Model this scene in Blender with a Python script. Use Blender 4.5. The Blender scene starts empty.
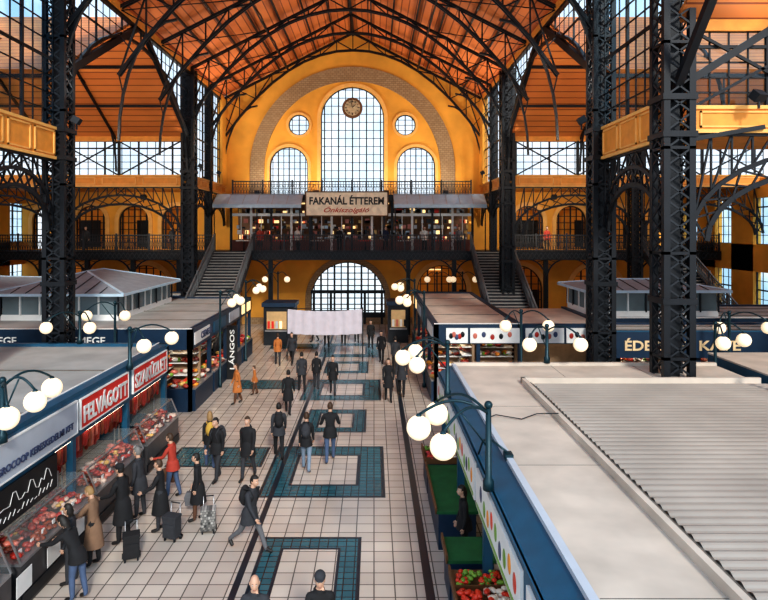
import bpy, bmesh, math, random
from mathutils import Vector, Matrix
random.seed(7)
D2R=math.pi/180
scene=bpy.context.scene
try:
    scene.view_settings.view_transform='Standard'
    scene.view_settings.look='Medium High Contrast'
except Exception: pass

# ------------------------------------------------------------ materials
MATS={}
def M(name,col,rough=.6,metal=0,emit=0,var=.25,scale=3.0,alpha=1,ecol=None):
    if name in MATS: return MATS[name]
    m=bpy.data.materials.new(name); m.use_nodes=True
    nt=m.node_tree; b=nt.nodes['Principled BSDF']
    b.inputs['Roughness'].default_value=rough
    b.inputs['Metallic'].default_value=metal
    tc=nt.nodes.new('ShaderNodeTexCoord'); nz=nt.nodes.new('ShaderNodeTexNoise')
    nz.inputs['Scale'].default_value=scale; nz.inputs['Detail'].default_value=3
    nt.links.new(tc.outputs['Object'],nz.inputs['Vector'])
    rp=nt.nodes.new('ShaderNodeValToRGB')
    rp.color_ramp.elements[0].position=.3; rp.color_ramp.elements[1].position=.7
    rp.color_ramp.elements[0].color=tuple(c*(1-var) for c in col)+(1,)
    rp.color_ramp.elements[1].color=tuple(min(1,c*(1+var*.4)) for c in col)+(1,)
    nt.links.new(nz.outputs['Fac'],rp.inputs['Fac'])
    nt.links.new(rp.outputs['Color'],b.inputs['Base Color'])
    if emit:
        b.inputs['Emission Color'].default_value=(*(ecol or col),1)
        b.inputs['Emission Strength'].default_value=emit
    if alpha<1: b.inputs['Alpha'].default_value=alpha
    MATS[name]=m; return m
def brickmat(name,c1,c2,mortar,bw,bh,ms=.02,offset=0.0,rough=.4,rot=(0,0,0),spec=.5,freq=2):
    m=bpy.data.materials.new(name); m.use_nodes=True
    nt=m.node_tree; b=nt.nodes['Principled BSDF']; b.inputs['Roughness'].default_value=rough
    b.inputs['Specular IOR Level'].default_value=spec
    tc=nt.nodes.new('ShaderNodeTexCoord'); mp=nt.nodes.new('ShaderNodeMapping')
    mp.inputs['Rotation'].default_value=rot
    br=nt.nodes.new('ShaderNodeTexBrick'); br.offset=offset; br.offset_frequency=freq
    br.inputs['Scale'].default_value=1; br.inputs['Brick Width'].default_value=bw; br.inputs['Row Height'].default_value=bh
    br.inputs['Mortar Size'].default_value=ms; br.inputs['Color1'].default_value=(*c1,1); br.inputs['Color2'].default_value=(*c2,1)
    br.inputs['Mortar'].default_value=(*mortar,1); br.inputs['Bias'].default_value=0
    nz=nt.nodes.new('ShaderNodeTexNoise'); nz.inputs['Scale'].default_value=.35; nz.inputs['Detail'].default_value=4
    rr=nt.nodes.new('ShaderNodeValToRGB'); rr.color_ramp.elements[0].position=.3; rr.color_ramp.elements[1].position=.7
    rr.color_ramp.elements[0].color=(.78,.78,.78,1); rr.color_ramp.elements[1].color=(1,1,1,1)
    mx=nt.nodes.new('ShaderNodeMix'); mx.data_type='RGBA'; mx.blend_type='MULTIPLY'; mx.inputs[0].default_value=1
    nt.links.new(tc.outputs['Object'],mp.inputs['Vector']); nt.links.new(mp.outputs['Vector'],br.inputs['Vector'])
    nt.links.new(tc.outputs['Object'],nz.inputs['Vector']); nt.links.new(nz.outputs['Fac'],rr.inputs['Fac'])
    nt.links.new(br.outputs['Color'],mx.inputs[6]); nt.links.new(rr.outputs['Color'],mx.inputs[7])
    nt.links.new(mx.outputs[2],b.inputs['Base Color'])
    MATS[name]=m; return m
def panemat(name,c1,c2):
    m=bpy.data.materials.new(name); m.use_nodes=True; nt=m.node_tree; nt.nodes.clear()
    o=nt.nodes.new('ShaderNodeOutputMaterial'); t=nt.nodes.new('ShaderNodeBsdfTransparent'); g=nt.nodes.new('ShaderNodeBsdfGlossy'); mx=nt.nodes.new('ShaderNodeMixShader')
    g.inputs['Roughness'].default_value=.1; mx.inputs[0].default_value=.05
    tc=nt.nodes.new('ShaderNodeTexCoord'); nz=nt.nodes.new('ShaderNodeTexNoise'); nz.inputs['Scale'].default_value=.55; nz.inputs['Detail'].default_value=3
    rp=nt.nodes.new('ShaderNodeValToRGB'); rp.color_ramp.elements[0].position=.38; rp.color_ramp.elements[1].position=.62
    rp.color_ramp.elements[0].color=(*c1,1); rp.color_ramp.elements[1].color=(*c2,1)
    nt.links.new(tc.outputs['Object'],nz.inputs['Vector']); nt.links.new(nz.outputs['Fac'],rp.inputs['Fac']); nt.links.new(rp.outputs['Color'],t.inputs['Color'])
    nt.links.new(t.outputs[0],mx.inputs[1]); nt.links.new(g.outputs[0],mx.inputs[2]); nt.links.new(mx.outputs[0],o.inputs['Surface'])
    MATS[name]=m; return m
iron=M('painted_iron',(.008,.011,.016),.45,.3)
iron2=M('painted_iron_grey',(.016,.021,.028),.5,.3)
rail=M('railing_iron',(.035,.04,.048),.5,.3)
yellow=M('yellow_stucco',(.86,.40,.055),.8,var=.2,scale=.6)
orangep=M('orange_panel',(.84,.33,.05),.6,var=.15)
orangel=M('orange_trim',(.92,.50,.14),.6,var=.1)
brickring=brickmat('arch_brick',(.36,.23,.12),(.44,.30,.17),(.24,.15,.08),.3,.16,.015,.5,.8,(90*D2R,0,0))
ceil=brickmat('ceiling_boards',(.80,.24,.065),(.68,.18,.045),(.26,.06,.015),30,.42,.03,0,.6,(0,0,90*D2R))
ceil_t=brickmat('ceiling_boards_transept',(.80,.26,.06),(.68,.20,.045),(.26,.06,.015),30,.42,.03,0,.6,(0,0,0))
tile=brickmat('floor_tiles',(.70,.62,.54),(.58,.50,.44),(.15,.13,.12),.42,.42,.014,0,.22)
teal=brickmat('teal_tiles',(.045,.17,.21),(.03,.12,.155),(.012,.03,.04),.21,.21,.014,0,.25)
navy=M('navy_tiles',(.012,.022,.035),.3)
blue=M('stall_blue',(.010,.085,.16),.45,var=.15)
blued=M('stall_dark_blue',(.006,.028,.065),.45,var=.15)
cream=M('roof_cream',(.60,.52,.44),.75,var=.2,scale=1.2)
roofgrey=M('roof_grey',(.40,.41,.40),.8,var=.25,scale=.8)
corr=M('corrugated_sheet',(.37,.33,.29),.45,.1,var=.2,scale=.7)
white=M('white_board',(.82,.82,.80),.5,var=.06)
greyboard=M('grey_board',(.50,.55,.62),.5,var=.06)
black=M('black_board',(.010,.010,.012),.5)
red=M('red_sign',(.75,.025,.015),.5,var=.08)
green=M('green_baize',(.015,.13,.04),.9)
lantglass=M('lantern_glazing',(.16,.21,.23),.2,var=.4,scale=.5)
lantroof=M('lantern_roof',(.26,.31,.36),.6,var=.15)
steel=M('steel',(.5,.5,.52),.35,.8)
lampgreen=M('lamp_iron',(.008,.04,.055),.4,.4)
globe=M('globe_glass',(1,.88,.68),.3,emit=.55,var=0,ecol=(1,.76,.46))
tube=M('fluorescent_tube',(1,.95,.85),.4,emit=7,var=0,ecol=(1,.84,.62))
warm=M('warm_panel',(1,.8,.45),.5,emit=1.1,var=.3,scale=2,ecol=(1,.66,.3))
coolglass=M('awning_sheet',(.50,.66,.78),.4,var=.1)
glass=M('display_glass',(.6,.7,.72),.08,alpha=.10,var=0)
pane_blue=panemat('window_pane_blue',(.42,.66,.84),(.80,.94,1))
pane_clear=panemat('window_pane_clear',(.80,.90,.96),(1,1,1))
skinm=M('skin',(.60,.36,.25),.5,var=.05)
eyew=M('eye_white',(.8,.8,.8),.3,var=0); eyed=M('eye_dark',(.02,.015,.01),.3,var=0); lip=M('lips',(.45,.13,.11),.5,var=0)
shoe=M('shoe_leather',(.015,.013,.012),.5)
wood=M('clock_wood',(.16,.07,.025),.6)
cloth=M('banner_cloth',(.58,.54,.60),.8,var=.1)
GOODS=[M('meat_red',(.42,.03,.02),.35),M('meat_pink',(.60,.17,.12),.35),M('ham_brown',(.27,.06,.025),.35),M('cheese',(.80,.50,.14),.4),
       M('salami_dark',(.12,.02,.015),.4),M('fat_white',(.70,.52,.42),.4),M('smoked_red',(.33,.035,.02),.35)]
FRUIT=[M('tomato',(.75,.05,.02),.3),M('orange_fruit',(.9,.33,.03),.4),M('garlic',(.85,.78,.68),.5),M('pepper_green',(.2,.4,.05),.35),M('apple',(.55,.04,.05),.3)]

# ------------------------------------------------------------ mesh builder
class MB:
    def __init__(s): s.v=[];s.f=[];s.m=[];s.mats=[];s.sm=[]
    def mi(s,mat):
        if mat not in s.mats: s.mats.append(mat)
        return s.mats.index(mat)
    def add(s,vs,fs,mat,smooth=False):
        o=len(s.v); s.v+= [tuple(v) for v in vs]; k=s.mi(mat)
        for f in fs: s.f.append(tuple(i+o for i in f)); s.m.append(k); s.sm.append(smooth)
    def box(s,x0,x1,y0,y1,z0,z1,mat):
        s.add([(x0,y0,z0),(x1,y0,z0),(x1,y1,z0),(x0,y1,z0),(x0,y0,z1),(x1,y0,z1),(x1,y1,z1),(x0,y1,z1)],
              [(0,3,2,1),(4,5,6,7),(0,1,5,4),(1,2,6,5),(2,3,7,6),(3,0,4,7)],mat)
    def beam(s,a,b,w,h=None,mat=None,up=(0,0,1)):
        h=h or w; mat=mat or iron
        a=Vector(a);b=Vector(b);d=(b-a)
        if d.length<1e-5: return
        d.normalize(); u=Vector(up)
        if abs(d.dot(u))>.99: u=Vector((0,1,0))
        x=d.cross(u).normalized()*(w/2); z=x.cross(d).normalized()*(h/2)
        vs=[a-x-z,a+x-z,a+x+z,a-x+z,b-x-z,b+x-z,b+x+z,b-x+z]
        s.add(vs,[(0,3,2,1),(4,5,6,7),(0,1,5,4),(1,2,6,5),(2,3,7,6),(3,0,4,7)],mat)
    def sphere(s,c,r,mat,nu=10,nv=7,rot=None):
        if not hasattr(r,'__len__'): r=(r,r,r)
        vs=[];fs=[]
        for j in range(nv+1):
            p=math.pi*j/nv
            for i in range(nu):
                t=2*math.pi*i/nu
                v=Vector((r[0]*math.sin(p)*math.cos(t),r[1]*math.sin(p)*math.sin(t),r[2]*math.cos(p)))
                if rot: v=rot@v
                vs.append(Vector(c)+v)
        for j in range(nv):
            for i in range(nu):
                k=(i+1)%nu; fs.append((j*nu+i,(j+1)*nu+i,(j+1)*nu+k,j*nu+k))
        s.add(vs,fs,mat,True)
    def tube(s,pts,rs,mat,n=8,cap=True):
        pts=[Vector(p) for p in pts]
        if not hasattr(rs,'__len__'): rs=[rs]*len(pts)
        vs=[];fs=[];prev=None
        for i,p in enumerate(pts):
            d=(pts[min(i+1,len(pts)-1)]-pts[max(i-1,0)]).normalized()
            if prev is None:
                a=Vector((0,0,1)) if abs(d.z)<.9 else Vector((1,0,0))
                x=d.cross(a).normalized()
            else:
                x=(prev-d*prev.dot(d)).normalized()
            prev=x; y=d.cross(x)
            for k in range(n):
                t=2*math.pi*k/n; vs.append(p+(x*math.cos(t)+y*math.sin(t))*rs[i])
        for i in range(len(pts)-1):
            for k in range(n):
                q=(k+1)%n; fs.append((i*n+k,i*n+q,(i+1)*n+q,(i+1)*n+k))
        if cap:
            fs.append(tuple(range(n))[::-1]); fs.append(tuple((len(pts)-1)*n+k for k in range(n)))
        s.add(vs,fs,mat,True)
    def disc(s,c,r,axis,th,mat,n=32):
        vs=[];
        for o in (0,th):
            for k in range(n):
                t=2*math.pi*k/n
                vs.append((c[0]+r*math.cos(t),c[1]+o,c[2]+r*math.sin(t)))
        fs=[tuple(range(n)),tuple(range(2*n-1,n-1,-1))]+[(k,(k+1)%n,n+(k+1)%n,n+k) for k in range(n)]
        s.add(vs,fs,mat)
    def obj(s,name,parent=None,loc=None):
        me=bpy.data.meshes.new(name); me.from_pydata(s.v,[],s.f)
        for m in s.mats: me.materials.append(m)
        me.polygons.foreach_set('material_index',s.m); me.polygons.foreach_set('use_smooth',s.sm); me.update()
        o=bpy.data.objects.new(name,me); scene.collection.objects.link(o)
        if parent: o.parent=parent
        if loc: o.location=loc
        return o
def text(body,loc,rot,w,h,mat,parent,name='lettering',shear=0,ext=.01,off=.012):
    c=bpy.data.curves.new(name,'FONT'); c.body=body; c.extrude=ext; c.shear=shear; c.align_x='CENTER'; c.align_y='CENTER'; c.resolution_u=3
    c.offset=off
    t=bpy.data.objects.new(name,c); scene.collection.objects.link(t)
    bpy.context.view_layer.update()
    dg=bpy.context.evaluated_depsgraph_get()
    me=bpy.data.meshes.new_from_object(t.evaluated_get(dg))
    bpy.data.objects.remove(t)
    xs=[v.co.x for v in me.vertices]; ys=[v.co.y for v in me.vertices]
    cx=(min(xs)+max(xs))/2; cy=(min(ys)+max(ys))/2; sx=w/(max(xs)-min(xs)); sy=h/(max(ys)-min(ys))
    for v in me.vertices: v.co=Vector(((v.co.x-cx)*sx,(v.co.y-cy)*sy,v.co.z))
    me.materials.clear(); me.materials.append(mat)
    o=bpy.data.objects.new(name,me); scene.collection.objects.link(o)
    o.location=loc; o.rotation_euler=rot; o.parent=parent
    return o
RF=(90*D2R,0,0); RL=(90*D2R,0,90*D2R); RR=(90*D2R,0,-90*D2R)

# ------------------------------------------------------------ dimensions
XL,XR=-11.4,8.2; CX=(XL+XR)/2; ZE,ZR=17.5,22.5; YE=46.0
WL,WR=-27.0,24.0
YC=[16.5,21.7,37.0]
ZB0,ZB1=9.9,10.55

# ------------------------------------------------------------ floor
b=MB(); b.box(WL,WR,-4,52,-.2,0,tile); floor=b.obj('floor')
b=MB()
def frame(x0,x1,y0,y1,w,mat,z=.004):
    b.box(x0,x1,y0,y0+w,0,z,mat); b.box(x0,x1,y1-w,y1,0,z,mat)
    b.box(x0,x0+w,y0+w,y1-w,0,z,mat); b.box(x1-w,x1,y0+w,y1-w,0,z,mat)
b.box(1.02,1.2,4,41,0,.005,navy)
b.box(-2.86,-2.72,4,41,0,.007,navy)
for k,(yy,dy) in enumerate(((6.4,2.9),(9.6,4.4),(16.2,3.7),(21.4,2.6),(25.4,3.4),(30.2,2.6),(34,4))):
    if k%2==0:
        frame(-3.1,.25,yy,yy+dy,.75,teal); frame(-3.16,.31,yy-.06,yy+dy+.06,.09,navy,.006); frame(-2.42,-.43,yy+.68,yy+dy-.68,.09,navy,.006)
        b.box(-6.3,-3.5,yy+dy-1.6,yy+dy-.1,0,.004,teal); frame(-6.38,-3.42,yy+dy-1.68,yy+dy-.02,.09,navy,.006)
    else:
        frame(-2.5,-.35,yy,yy+dy,.42,teal,.0045); frame(-2.56,-.29,yy-.06,yy+dy+.06,.08,navy,.006); frame(-2.1,-.75,yy+.42,yy+dy-.42,.06,navy,.0065)
b.obj('inlay_pattern',floor)

# ------------------------------------------------------------ end wall with openings
def arch_pts(cx,z0,zs,r,n=20):
    p=[(cx-r,z0),(cx+r,z0)]
    p+=[(cx+r*math.cos(math.pi*k/n),zs+r*math.sin(math.pi*k/n)) for k in range(n+1)]
    return p
def wall_with_holes(name,outline,holes,y,th,mat):
    c=bpy.data.curves.new(name,'CURVE'); c.dimensions='2D'; c.fill_mode='BOTH'; c.extrude=th/2
    for pl in [outline]+holes:
        sp=c.splines.new('POLY'); sp.points.add(len(pl)-1)
        for i,p in enumerate(pl): sp.points[i].co=(p[0],p[1],0,1)
        sp.use_cyclic_u=True
    t=bpy.data.objects.new(name,c); scene.collection.objects.link(t)
    bpy.context.view_layer.update()
    me=bpy.data.meshes.new_from_object(t.evaluated_get(bpy.context.evaluated_depsgraph_get()))
    bpy.data.objects.remove(t)
    for v in me.vertices: v.co=Vector((v.co.x,y+th/2-v.co.z,v.co.y))
    me.materials.clear(); me.materials.append(mat)
    o=bpy.data.objects.new(name,me); scene.collection.objects.link(o); return o
big=(-1.65,9.9,15.75,2.42)
small=[(-6.52,9.9,12.1,1.46),(3.22,9.9,12.1,1.46)]
rounds=[(-5.75,15.25,.8),(2.4,15.25,.8)]
gl=[(x,5.75,7.9,1.15) for x in (-25,-21.7,-18.4,-15.1,11.8,15.1,18.4,21.7)]
gr=[(x,.05,2.6,1.9) for x in (-23,-17.5,-12,5.2,11,17)]
entr=(-2.0,.05,1.9,2.85)
holes=[arch_pts(*big)]+[arch_pts(*s) for s in small]
holes+=[[(x+r*math.cos(2*math.pi*k/28),z+r*math.sin(2*math.pi*k/28)) for k in range(28)] for x,z,r in rounds]
holes+=[arch_pts(*g) for g in gl]+[arch_pts(*g) for g in gr]+[arch_pts(*entr)]
outline=[(WL,0),(WL,ZB0+.3),(XL,ZB0+.3),(XL,ZE),(CX,ZR),(XR,ZE),(XR,ZB0+.3),(WR,ZB0+.3),(WR,0)]
wall_back=wall_with_holes('wall_back',outline,holes,YE,.5,yellow)
b=MB()
for x0,x1 in ((WL,-13),(10.2,WR)):
    b.box(x0,x1,YE+3.4,YE+3.6,5.5,10.2,yellow); b.box(x0,x1,YE+.5,YE+3.5,5.5,5.7,iron2); b.box(x0,x1,YE+.5,YE+3.5,10.1,10.25,yellow)
for x0,x1 in ((WL,-9.5),(3.0,WR)):
    b.box(x0,x1,YE+3.4,YE+3.6,0,5,yellow); b.box(x0,x1,YE+.5,YE+3.5,4.8,5.0,yellow)
for x in (-24,-19,-14,7,12,17,21): b.box(x,x+1.6,YE+3.35,YE+3.4,.1,2.3,iron2); b.box(x-3,x-1.5,YE+3.3,YE+3.4,3.9,4.0,warm); b.box(x-.5,x+1.5,YE+3.35,YE+3.4,5.8,8,iron2)
for x in (-25,-23,-21,-19,-17,-15,13,15,17,19,21): b.box(x,x+.9,YE+1.5,YE+2.4,9.95,10.05,warm)
for x in (-22,-18,-13,5,8,13,17): b.box(x,x+.9,YE+1.5,YE+2.4,4.7,4.8,warm)
b.obj('back_rooms',wall_back)
b=MB(); n=40
def ring(cx,z,r0,r1,z0,mat,y0=YE-.12,y1=YE+.05):
    seq=[(cx+r0,z0,cx+r1,z0)]+[(cx+r0*math.cos(math.pi*k/n),z+r0*math.sin(math.pi*k/n),cx+r1*math.cos(math.pi*k/n),z+r1*math.sin(math.pi*k/n)) for k in range(n+1)]+[(cx-r0,z0,cx-r1,z0)]
    vs=[]
    for q in seq: vs+=[(q[0],y0,q[1]),(q[2],y0,q[3]),(q[2],y1,q[3]),(q[0],y1,q[1])]
    fs=[]
    for i in range(len(seq)-1):
        o=i*4
        for k in range(4): fs.append((o+k,o+(k+1)%4,o+4+(k+1)%4,o+4+k))
    b.add(vs,fs,mat)
ring(-1.65,11.85,6.75,7.85,9.9,brickring)
ring(big[0],big[2],2.42,2.7,9.9,orangel)
for s_ in small: ring(s_[0],s_[2],1.46,1.68,9.9,orangel)
for x,z,r in rounds:
    n=32; vs=[];fs=[]
    for k in range(n):
        t=2*math.pi*k/n
        for rr,yy in ((r,YE-.1),(r+.18,YE-.1),(r+.18,YE),(r,YE)): vs.append((x+rr*math.cos(t),yy,z+rr*math.sin(t)))
    for k in range(n):
        o=k*4;q=((k+1)%n)*4
        for e in range(4): fs.append((o+e,o+(e+1)%4,q+(e+1)%4,q+e))
    b.add(vs,fs,orangel); n=40
for g in gl: ring(g[0],g[2],g[3],g[3]+.3,5.75,orangel)
for g in gr: ring(g[0],g[2],g[3],g[3]+.35,.0,orangel)
ring(entr[0],entr[2],entr[3],entr[3]+.4,.0,brickring)
b.box(XL,XR,YE-.15,YE,9.75,9.95,orangel)
b.box(XL,XR,YE-.1,YE,0,.5,brickring)
b.obj('trim_1')

WN=[0]
def arch_window(cx,z0,zs,r,nv,dz,y=YE+.15,t=.07,round_=False,pane=None):
    b=MB(); WN[0]+=1
    for k in range(-nv,nv+1):
        x=cx+k*r/(nv+.5)*1.0 if nv else cx
        zt=zs+math.sqrt(max(0,r*r-(x-cx)**2))
        zb=z0 if not round_ else zs-math.sqrt(max(0,r*r-(x-cx)**2))
        b.beam((x,y,zb),(x,y,zt),t if k%2 else t*1.6,t,iron)
    z=z0 if not round_ else zs-r
    while z<zs+r:
        hw=r if (z<zs and not round_) else math.sqrt(max(0,r*r-(z-zs)**2))
        if hw>.05: b.beam((cx-hw,y,z),(cx+hw,y,z),t*.8,t*.8,iron)
        z+=dz
    seq=[(cx+r*math.cos(math.pi*k/24*(2 if round_ else 1)),zs+r*math.sin(math.pi*k/24*(2 if round_ else 1))) for k in range(25)]
    if not round_: seq=[(cx+r,z0)]+seq+[(cx-r,z0)]
    for i in range(len(seq)-1): b.beam((seq[i][0],y,seq[i][1]),(seq[i+1][0],y,seq[i+1][1]),.14,.14,iron,up=(0,1,0))
    if pane:
        sq=seq[:-1] if round_ else seq
        b.add([(p[0],y+.05,p[1]) for p in sq],[tuple(range(len(sq)))],pane)
    return b.obj('window_%d'%WN[0])
arch_window(*big,4,.62,pane=pane_clear,t=.055)
for s_ in small: arch_window(*s_,3,.5,pane=pane_clear,t=.05)
for x,z,r in rounds: arch_window(x,z,z,r,1,.4,round_=True,pane=pane_clear,t=.05)
for g in gl: arch_window(*g,2,.5)
for g in gr: arch_window(*g,3,.6)
arch_window(*entr,5,.48,t=.09,pane=pane_clear)
b=MB()
for x in (-4.6,-3.3,-2.0,-.7,.6):
    b.box(x-.09,x+.09,YE-.12,YE+.02,0,2.4,iron)
b.box(-4.85,.85,YE-.14,YE+.04,2.35,2.6,iron); b.box(-4.8,.8,YE-.06,YE,0,.9,iron2)
b.obj('door_1')

# clock
b=MB(); b.disc((-1.65,YE-.35,16.5),.78,'y',.2,wood); b.disc((-1.65,YE-.38,16.5),.6,'y',.05,M('clock_face',(.55,.42,.26),.5))
for k in range(12):
    t=k*math.pi/6; b.beam((-1.65+.40*math.sin(t),YE-.4,16.5+.40*math.cos(t)),(-1.65+.56*math.sin(t),YE-.4,16.5+.56*math.cos(t)),.08,.03,black)
b.beam((-1.65,YE-.41,16.5),(-1.4,YE-.41,16.75),.08,.03,black); b.beam((-1.65,YE-.41,16.5),(-1.75,YE-.41,17.0),.06,.03,black)
b.beam((-1.65,YE-.3,15.7),(-1.65,YE+.15,15.7),.1,.1,iron); b.beam((-1.65,YE-.3,17.2),(-1.65,YE+.15,17.2),.1,.1,iron)
b.obj('wall_clock')

# ------------------------------------------------------------ nave & transept roofs
def slab(b,p,th,mat):
    vs=[Vector(q) for q in p]; nn=(vs[1]-vs[0]).cross(vs[2]-vs[0]).normalized()
    if nn.z<0: nn=-nn
    b.add([*vs,*[v+nn*th for v in vs]],[(0,1,2,3),(7,6,5,4),(0,4,5,1),(1,5,6,2),(2,6,7,3),(3,7,4,0)],mat)
b=MB()
slab(b,[(XL-.3,13,ZE-.15),(XL-.3,YE,ZE-.15),(CX,YE,ZR),(CX,13,ZR)],.15,ceil)
slab(b,[(XR+.3,13,ZE-.15),(XR+.3,YE,ZE-.15),(CX,YE,ZR),(CX,13,ZR)],.15,ceil)
ceiling=b.obj('ceiling')
b=MB(); ZT=12.9; ym=(21.7+37)/2
for x0,x1 in ((WL,XL-.1),(XR+.1,WR)):
    slab(b,[(x0,37,ZT),(x1,37,ZT),(x1,ym,ZE),(x0,ym,ZE)],.12,ceil_t)
    slab(b,[(x0,21.7,ZT),(x1,21.7,ZT),(x1,ym,ZE),(x0,ym,ZE)],.12,ceil_t)
    slab(b,[(x0,16.5,ZT),(x1,16.5,ZT),(x1,9,ZE),(x0,9,ZE)],.12,ceil_t)
    slab(b,[(x0,37,ZB0+.2),(x1,37,ZB0+.2),(x1,YE,ZB0+.2),(x0,YE,ZB0+.2)],.12,orangep)
    slab(b,[(x0,16.6,ZB0+.2),(x1,16.6,ZB0+.2),(x1,21.6,ZB0+.2),(x0,21.6,ZB0+.2)],.12,orangep)
b.obj('transept_roof',ceiling)
b=MB()
for k in range(1,7):
    t=k/7
    for x0 in (XL,XR):
        x=x0+(CX-x0)*t; z=ZE+(ZR-ZE)*t-.2
        b.beam((x,13,z),(x,YE,z),.09,.14,iron)
b.beam((CX,13,ZR-.3),(CX,YE,ZR-.3),.2,.3,iron)
for x0,x1 in ((WL,XL),(XR,WR)):
    for k in range(0,6,2):
        for ya,yb in ((37,ym),(21.7,ym)):
            y=ya+(yb-ya)*k/6; z=ZT+(ZE-ZT)*k/6-.12
            b.beam((x0,y,z),(x1,y,z),.09,.14,iron)
b.obj('roof_purlins',ceiling)

def truss(y,w=.13):
    b=MB(); N=16; top=[];bot=[]
    zl=ZE-3.4
    for i in range(N+1):
        t=-1+2*i/N; x=CX+t*(XR-CX)
        top.append(Vector((x,y,ZR-(ZR-ZE)*abs(t)-.4)))
        bot.append(Vector((x,y,zl+(ZR-1.7-zl)*(1-abs(t)**2.1))))
    for i in range(N):
        for yo in (-.1,.1):
            o=Vector((0,yo,0))
            b.beam(top[i]+o,top[i+1]+o,.05,w,iron); b.beam(bot[i]+o,bot[i+1]+o,.05,w,iron)
        if i%2: b.beam(top[i],bot[i+1],.07,.07,iron)
        else: b.beam(bot[i],top[i+1],.07,.07,iron)
    for i in range(1,N): b.beam(top[i],bot[i],.07,.07,iron)
    for sx,xx in ((1,XL),(-1,XR)):
        pts=[]
        for k in range(9):
            a=k/8*math.pi/2
            pts.append(Vector((xx+sx*(2.6*(1-math.cos(a))),y,11.2+ (5.4)*math.sin(a))))
        for k in range(8):
            b.beam(pts[k],pts[k+1],.1,.13,iron,up=(0,1,0))
            if k%2==0 and k>0:
                b.beam(pts[k],(xx,y,pts[k].z+.9),.05,.05,iron)
    return b.obj('roof_truss')
for y in (21.7,26.8,31.9,37.0,41.4,45.4): truss(y)
b=MB()
ys=[16.5,21.7,26.8,31.9,37.0,41.4,45.4]
for t in (-.5,.5):
    x=CX+t*(XR-CX); zt=ZR-(ZR-ZE)*abs(t)-.5; zb=ZE-3.4+(ZR-1.7-ZE+3.4)*(1-abs(t)**2.1)
    for i in range(1,len(ys)-1):
        y0,y1=ys[i],ys[i+1]; m_=(y0+y1)/2
        b.beam((x,y0,zb),(x,m_,zt),.07,.07,iron); b.beam((x,m_,zt),(x,y1,zb),.07,.07,iron)
        b.beam((x,y0,zb),(x,y1,zb),.07,.07,iron)
for i in range(1,len(ys)-1):
    y0,y1=ys[i],ys[i+1]
    for x0 in (XL,XR):
        b.beam((x0,y0,ZE-.5),(x0+(CX-x0)*.5,y1,(ZE+ZR)/2-.5),.045,.045,iron)
b.obj('roof_bracing',ceiling)

# ------------------------------------------------------------ columns
def column(x,y,z1,w=1.0,name='lattice_column'):
    b=MB(); h=w/2; t=.2*w
    for sx in (-1,1):
        for sy in (-1,1):
            cx=x+sx*(h-t/2); cy=y+sy*(h-t/2)
            b.box(cx-t/2,cx+t/2,cy-t/2,cy+t/2,0,z1,iron)
    z=.9; s=.55*w; k=0
    while z<z1-s:
        a,c=(-h+.1,h-.1) if k%2 else (h-.1,-h+.1)
        for yy in (y-h+.03,y+h-.03):
            b.beam((x+a,yy,z),(x+c,yy,z+s),.05,.03,iron2,up=(0,1,0)); b.beam((x-a,yy,z),(x-c,yy,z+s),.05,.03,iron2,up=(0,1,0))
        for xx in (x-h+.03,x+h-.03):
            b.beam((xx,y+a,z),(xx,y+c,z+s),.05,.03,iron2,up=(1,0,0)); b.beam((xx,y-a,z),(xx,y-c,z+s),.05,.03,iron2,up=(1,0,0))
        k+=1; z+=s
        if k%6==0: b.box(x-h,x+h,y-h,y+h,z-.04,z+.04,iron)
    b.box(x-h-.1,x+h+.1,y-h-.1,y+h+.1,0,.9,iron)
    b.box(x-.14,x+.14,y-.14,y+.14,0,z1,iron)
    for z in (5.2,9.7,10.7): b.box(x-h-.04,x+h+.04,y-h-.04,y+h+.04,z,z+.16,iron)
    return b.obj(name)
for y in YC:
    for x in (XL,XR): column(x,y,ZE-.4,.86 if y<20 else .8)
for x in (XL,XR): column(x,41.3,ZE-.4,.45)
for y in (16.5,21.7,37.0):
    for x in (-19.3,16.1): column(x,y,13,.7)

def arch_girder(b,p0,p1,zs,zt,n=14):
    p0=Vector(p0);p1=Vector(p1)
    pts=[];inn=[]
    for i in range(n+1):
        a=math.pi*i/n; u=(1-math.cos(a))/2
        q=p0.lerp(p1,u); pts.append(Vector((q.x,q.y,zs+(zt-zs)*math.sin(a))))
        u2=.06+(.88)*u; q=p0.lerp(p1,u2); inn.append(Vector((q.x,q.y,zs-.1+(zt-.45-zs)*math.sin(a))))
    up=(p1-p0).normalized().cross(Vector((0,0,1)))
    for i in range(n):
        b.beam(pts[i],pts[i+1],.12,.1,iron,up=up); b.beam(inn[i],inn[i+1],.14,.1,iron,up=up)
        b.beam(pts[i],inn[i+1],.05,.05,iron,up=up); b.beam(inn[i],pts[i+1],.05,.05,iron,up=up)
    L=(p1-p0).length; m=max(6,int(L/.55))
    for i in range(m+1):
        u=i/m; q=p0.lerp(p1,u); a=math.acos(max(-1,min(1,1-2*u))); z=zs+(zt-zs)*math.sin(a)
        if zt+.5-z>.25:
            b.beam((q.x,q.y,z),(q.x,q.y,zt+.5),.05,.05,iron)
            if u<.5: q2=p0.lerp(p1,min(1,(i+1)/m))
            else: q2=p0.lerp(p1,max(0,(i-1)/m))
            b.beam((q.x,q.y,z),(q2.x,q2.y,zt+.5),.05,.05,iron)
    b.beam((p0.x,p0.y,zt+.5),(p1.x,p1.y,zt+.5),.16,.14,iron)

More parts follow.
